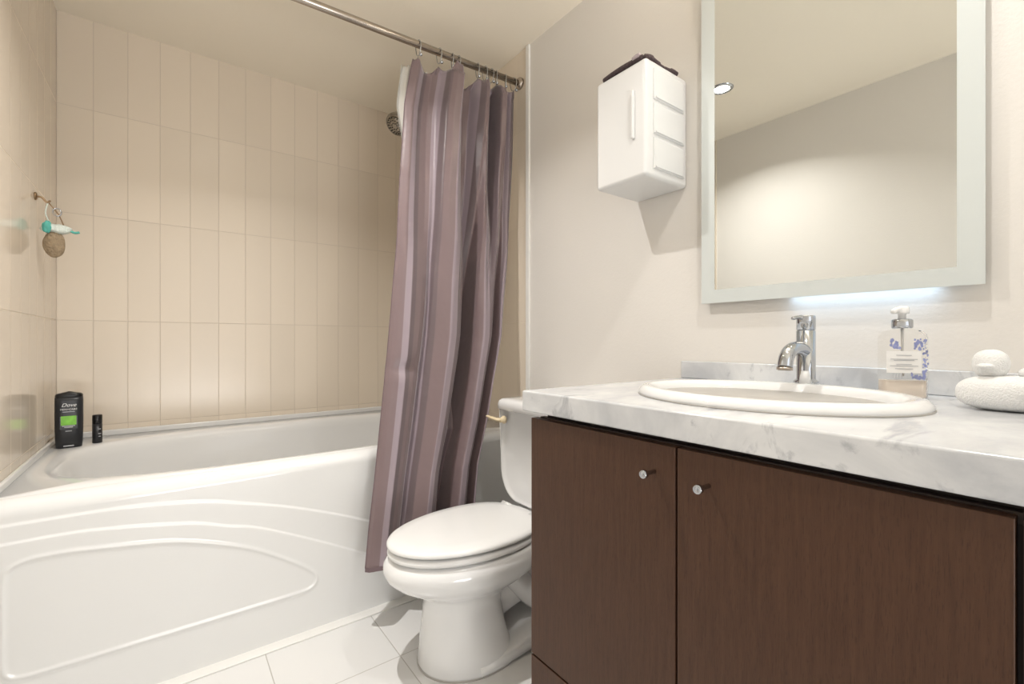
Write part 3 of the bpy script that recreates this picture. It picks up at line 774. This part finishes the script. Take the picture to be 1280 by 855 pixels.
# white terry duck
dk = thing('terry_duck', (.985, .095, ZK1), 'white fluffy terry duck shaped bath toy at the right end of counter', 'bath toy')
dc = Vector((1.0, .090, ZK1))
def dblob(c, rx, ry, rz, seed, amp, flatten=None, e=1.0):
    bm = blob(c, rx, ry, rz, seed, amp, 56, 36)
    for v in bm.verts:
        q = [(v.co[i]-c[i])/(rx, ry, rz)[i] for i in range(3)]
        for i in range(3): v.co[i] = c[i] + (rx, ry, rz)[i]*math.copysign(abs(q[i])**e, q[i])
    if flatten is not None:
        for v in bm.verts:
            if v.co.z < flatten: v.co.z = flatten
    return bm
obj('body', dblob((1.0, .093, ZK1+.0255), .044, .064, .0265, 2, .012, ZK1+.001, .72), M['white_cloth'], dk)
obj('head', dblob((.998, .119, ZK1+.0690), .0195, .0205, .0215, 4, .012, None, .86), M['white_cloth'], dk)
obj('beak', dblob((.975, .122, ZK1+.066), .010, .010, .004, 6, .01), M['white_cloth'], dk)
obj('wing', dblob((.966, .070, ZK1+.030), .013, .034, .017, 8, .03), M['white_cloth'], dk)
obj('tail', dblob((1.0, .062, ZK1+.056), .018, .030, .012, 10, .02), M['white_cloth'], dk)

# ------------------------------------------------------------ mirror
mi = thing('mirror', (1.18, .417, 1.4), 'large wall mirror with frosted border above the sink', 'mirror')
MX = 1.165; my0, my1, mz0, mz1 = .1455, .6888, .994, 1.93
obj('glass', bx(MX, MX+.006, my0, my1, mz0, mz1), M['mirror'], mi, smooth=False)
bm = bmesh.new(); bw = .037
box(bm, MX-.0008, MX-.0001, my0, my1, mz0, mz0+.035); box(bm, MX-.0008, MX-.0001, my0, my1, mz1-bw, mz1)
box(bm, MX-.0008, MX-.0001, my0, my0+bw, mz0+.035, mz1-bw); box(bm, MX-.0008, MX-.0001, my1-bw, my1, mz0+.035, mz1-bw)
obj('frosted_border', bm, M['frost'], mi, smooth=False)
obj('backing_frame', bx(MX+.006, XR-.001, my0+.03, my1-.03, mz0+.03, mz1-.03), M['plastic'], mi, smooth=False)
# cool light strip built into the underside of the mirror
obj('light_strip', bx(MX+.008, MX+.016, .20, .48, mz0+.022, mz0+.0295), mat('strip_lens', (.9, .95, 1), .4, emis=(.75, .87, 1), es=2), mi, smooth=False)
l = area('strip_light', (0, 0, 0), (0, 0, 0), .26, .008, .11, (.50, .73, 1.0), parent=mi, spread=95)
l.location = (MX+.012-1.18, .34-.417, mz0+.020-1.4); l.rotation_euler = (0, 0, PI/2)
l = area('mirror_top_fill', (0, 0, 0), (0, 0, 0), .03, .46, 14, (1.0, .95, .88), parent=mi)  # fill lamp added on top of the mirror to lift the ceiling
l.location = (-.012, 0, mz1+.004-1.4); l.rotation_euler = (0, math.radians(180+38), 0)

# ------------------------------------------------------------ white storage box on the wall
sb = thing('wall_storage_box', (1.1, .835, 1.327), 'small white plastic three drawer box mounted on wall left of mirror', 'storage box')
qx0, qy0, qy1, qz0, qz1 = 1.000, .7454, .9215, 1.330, 1.640
obj('case', bx(qx0, XR-.001, qy0+.002, qy1, qz0, qz1), M['plastic'], sb, bevel=.010, seg=4)
zz = [(1.537, 1.620), (1.445, 1.528), (1.352, 1.436)]
for z0, z1 in zz:
    d = obj('drawer', bx(qx0+.030, XR-.020, qy0-.0025, qy0+.006, z0, z1), M['drawerplastic'], sb, bevel=.003, seg=3)
    obj('drawer_grip', bx(qx0+.036, XR-.03, qy0-.0050, qy0-.0026, z0+.003, z0+.008), M['drawerplastic'], d, bevel=.001)
obj('handle', bx(qx0-.008, qx0+.001, .783, .792, 1.435, 1.565), M['plastic'], sb, bevel=.003)
cl_ = thing('rolled_cloth', (qx0+.02, .80, qz1), 'dark plum rolled cloth lying on top edges of the white wall box', 'cloth')
p1 = cat([(qx0+.012, .902, qz1+.006), (qx0+.011, .87, qz1+.009), (qx0+.010, .83, qz1+.010), (qx0+.010, .795, qz1+.009), (qx0+.011, .765, qz1+.0085)], 6)
bm = tube(p1, [.006]+[.0095]*(len(p1)-2)+[.009], 16, flat=.75)
tube([(q[0]+.005, q[1], q[2]+.006) for q in p1[3:-4]], .003, 10, bm)
obj('long_roll', bm, M['plum'], cl_)
p2 = cat([(qx0+.014, .763, qz1+.009), (qx0+.030, .756, qz1+.009), (qx0+.060, .755, qz1+.005), (qx0+.095, .755, qz1+.004), (qx0+.125, .755, qz1+.007), (qx0+.150, .755, qz1+.006)], 6)
bm = tube(p2, [.008]*8+[.006]*6+[.0035]*4+[.0045]*5+[.0065]*7+[.004], 14)
obj('short_tail', bm, M['plum'], cl_)
obj('ribbon', tube(cat([(qx0+.004, .792, qz1+.013), (qx0+.003, .780, qz1+.0145), (qx0+.004, .770, qz1+.014)], 5), .006, 12), M['plumlight'], cl_)
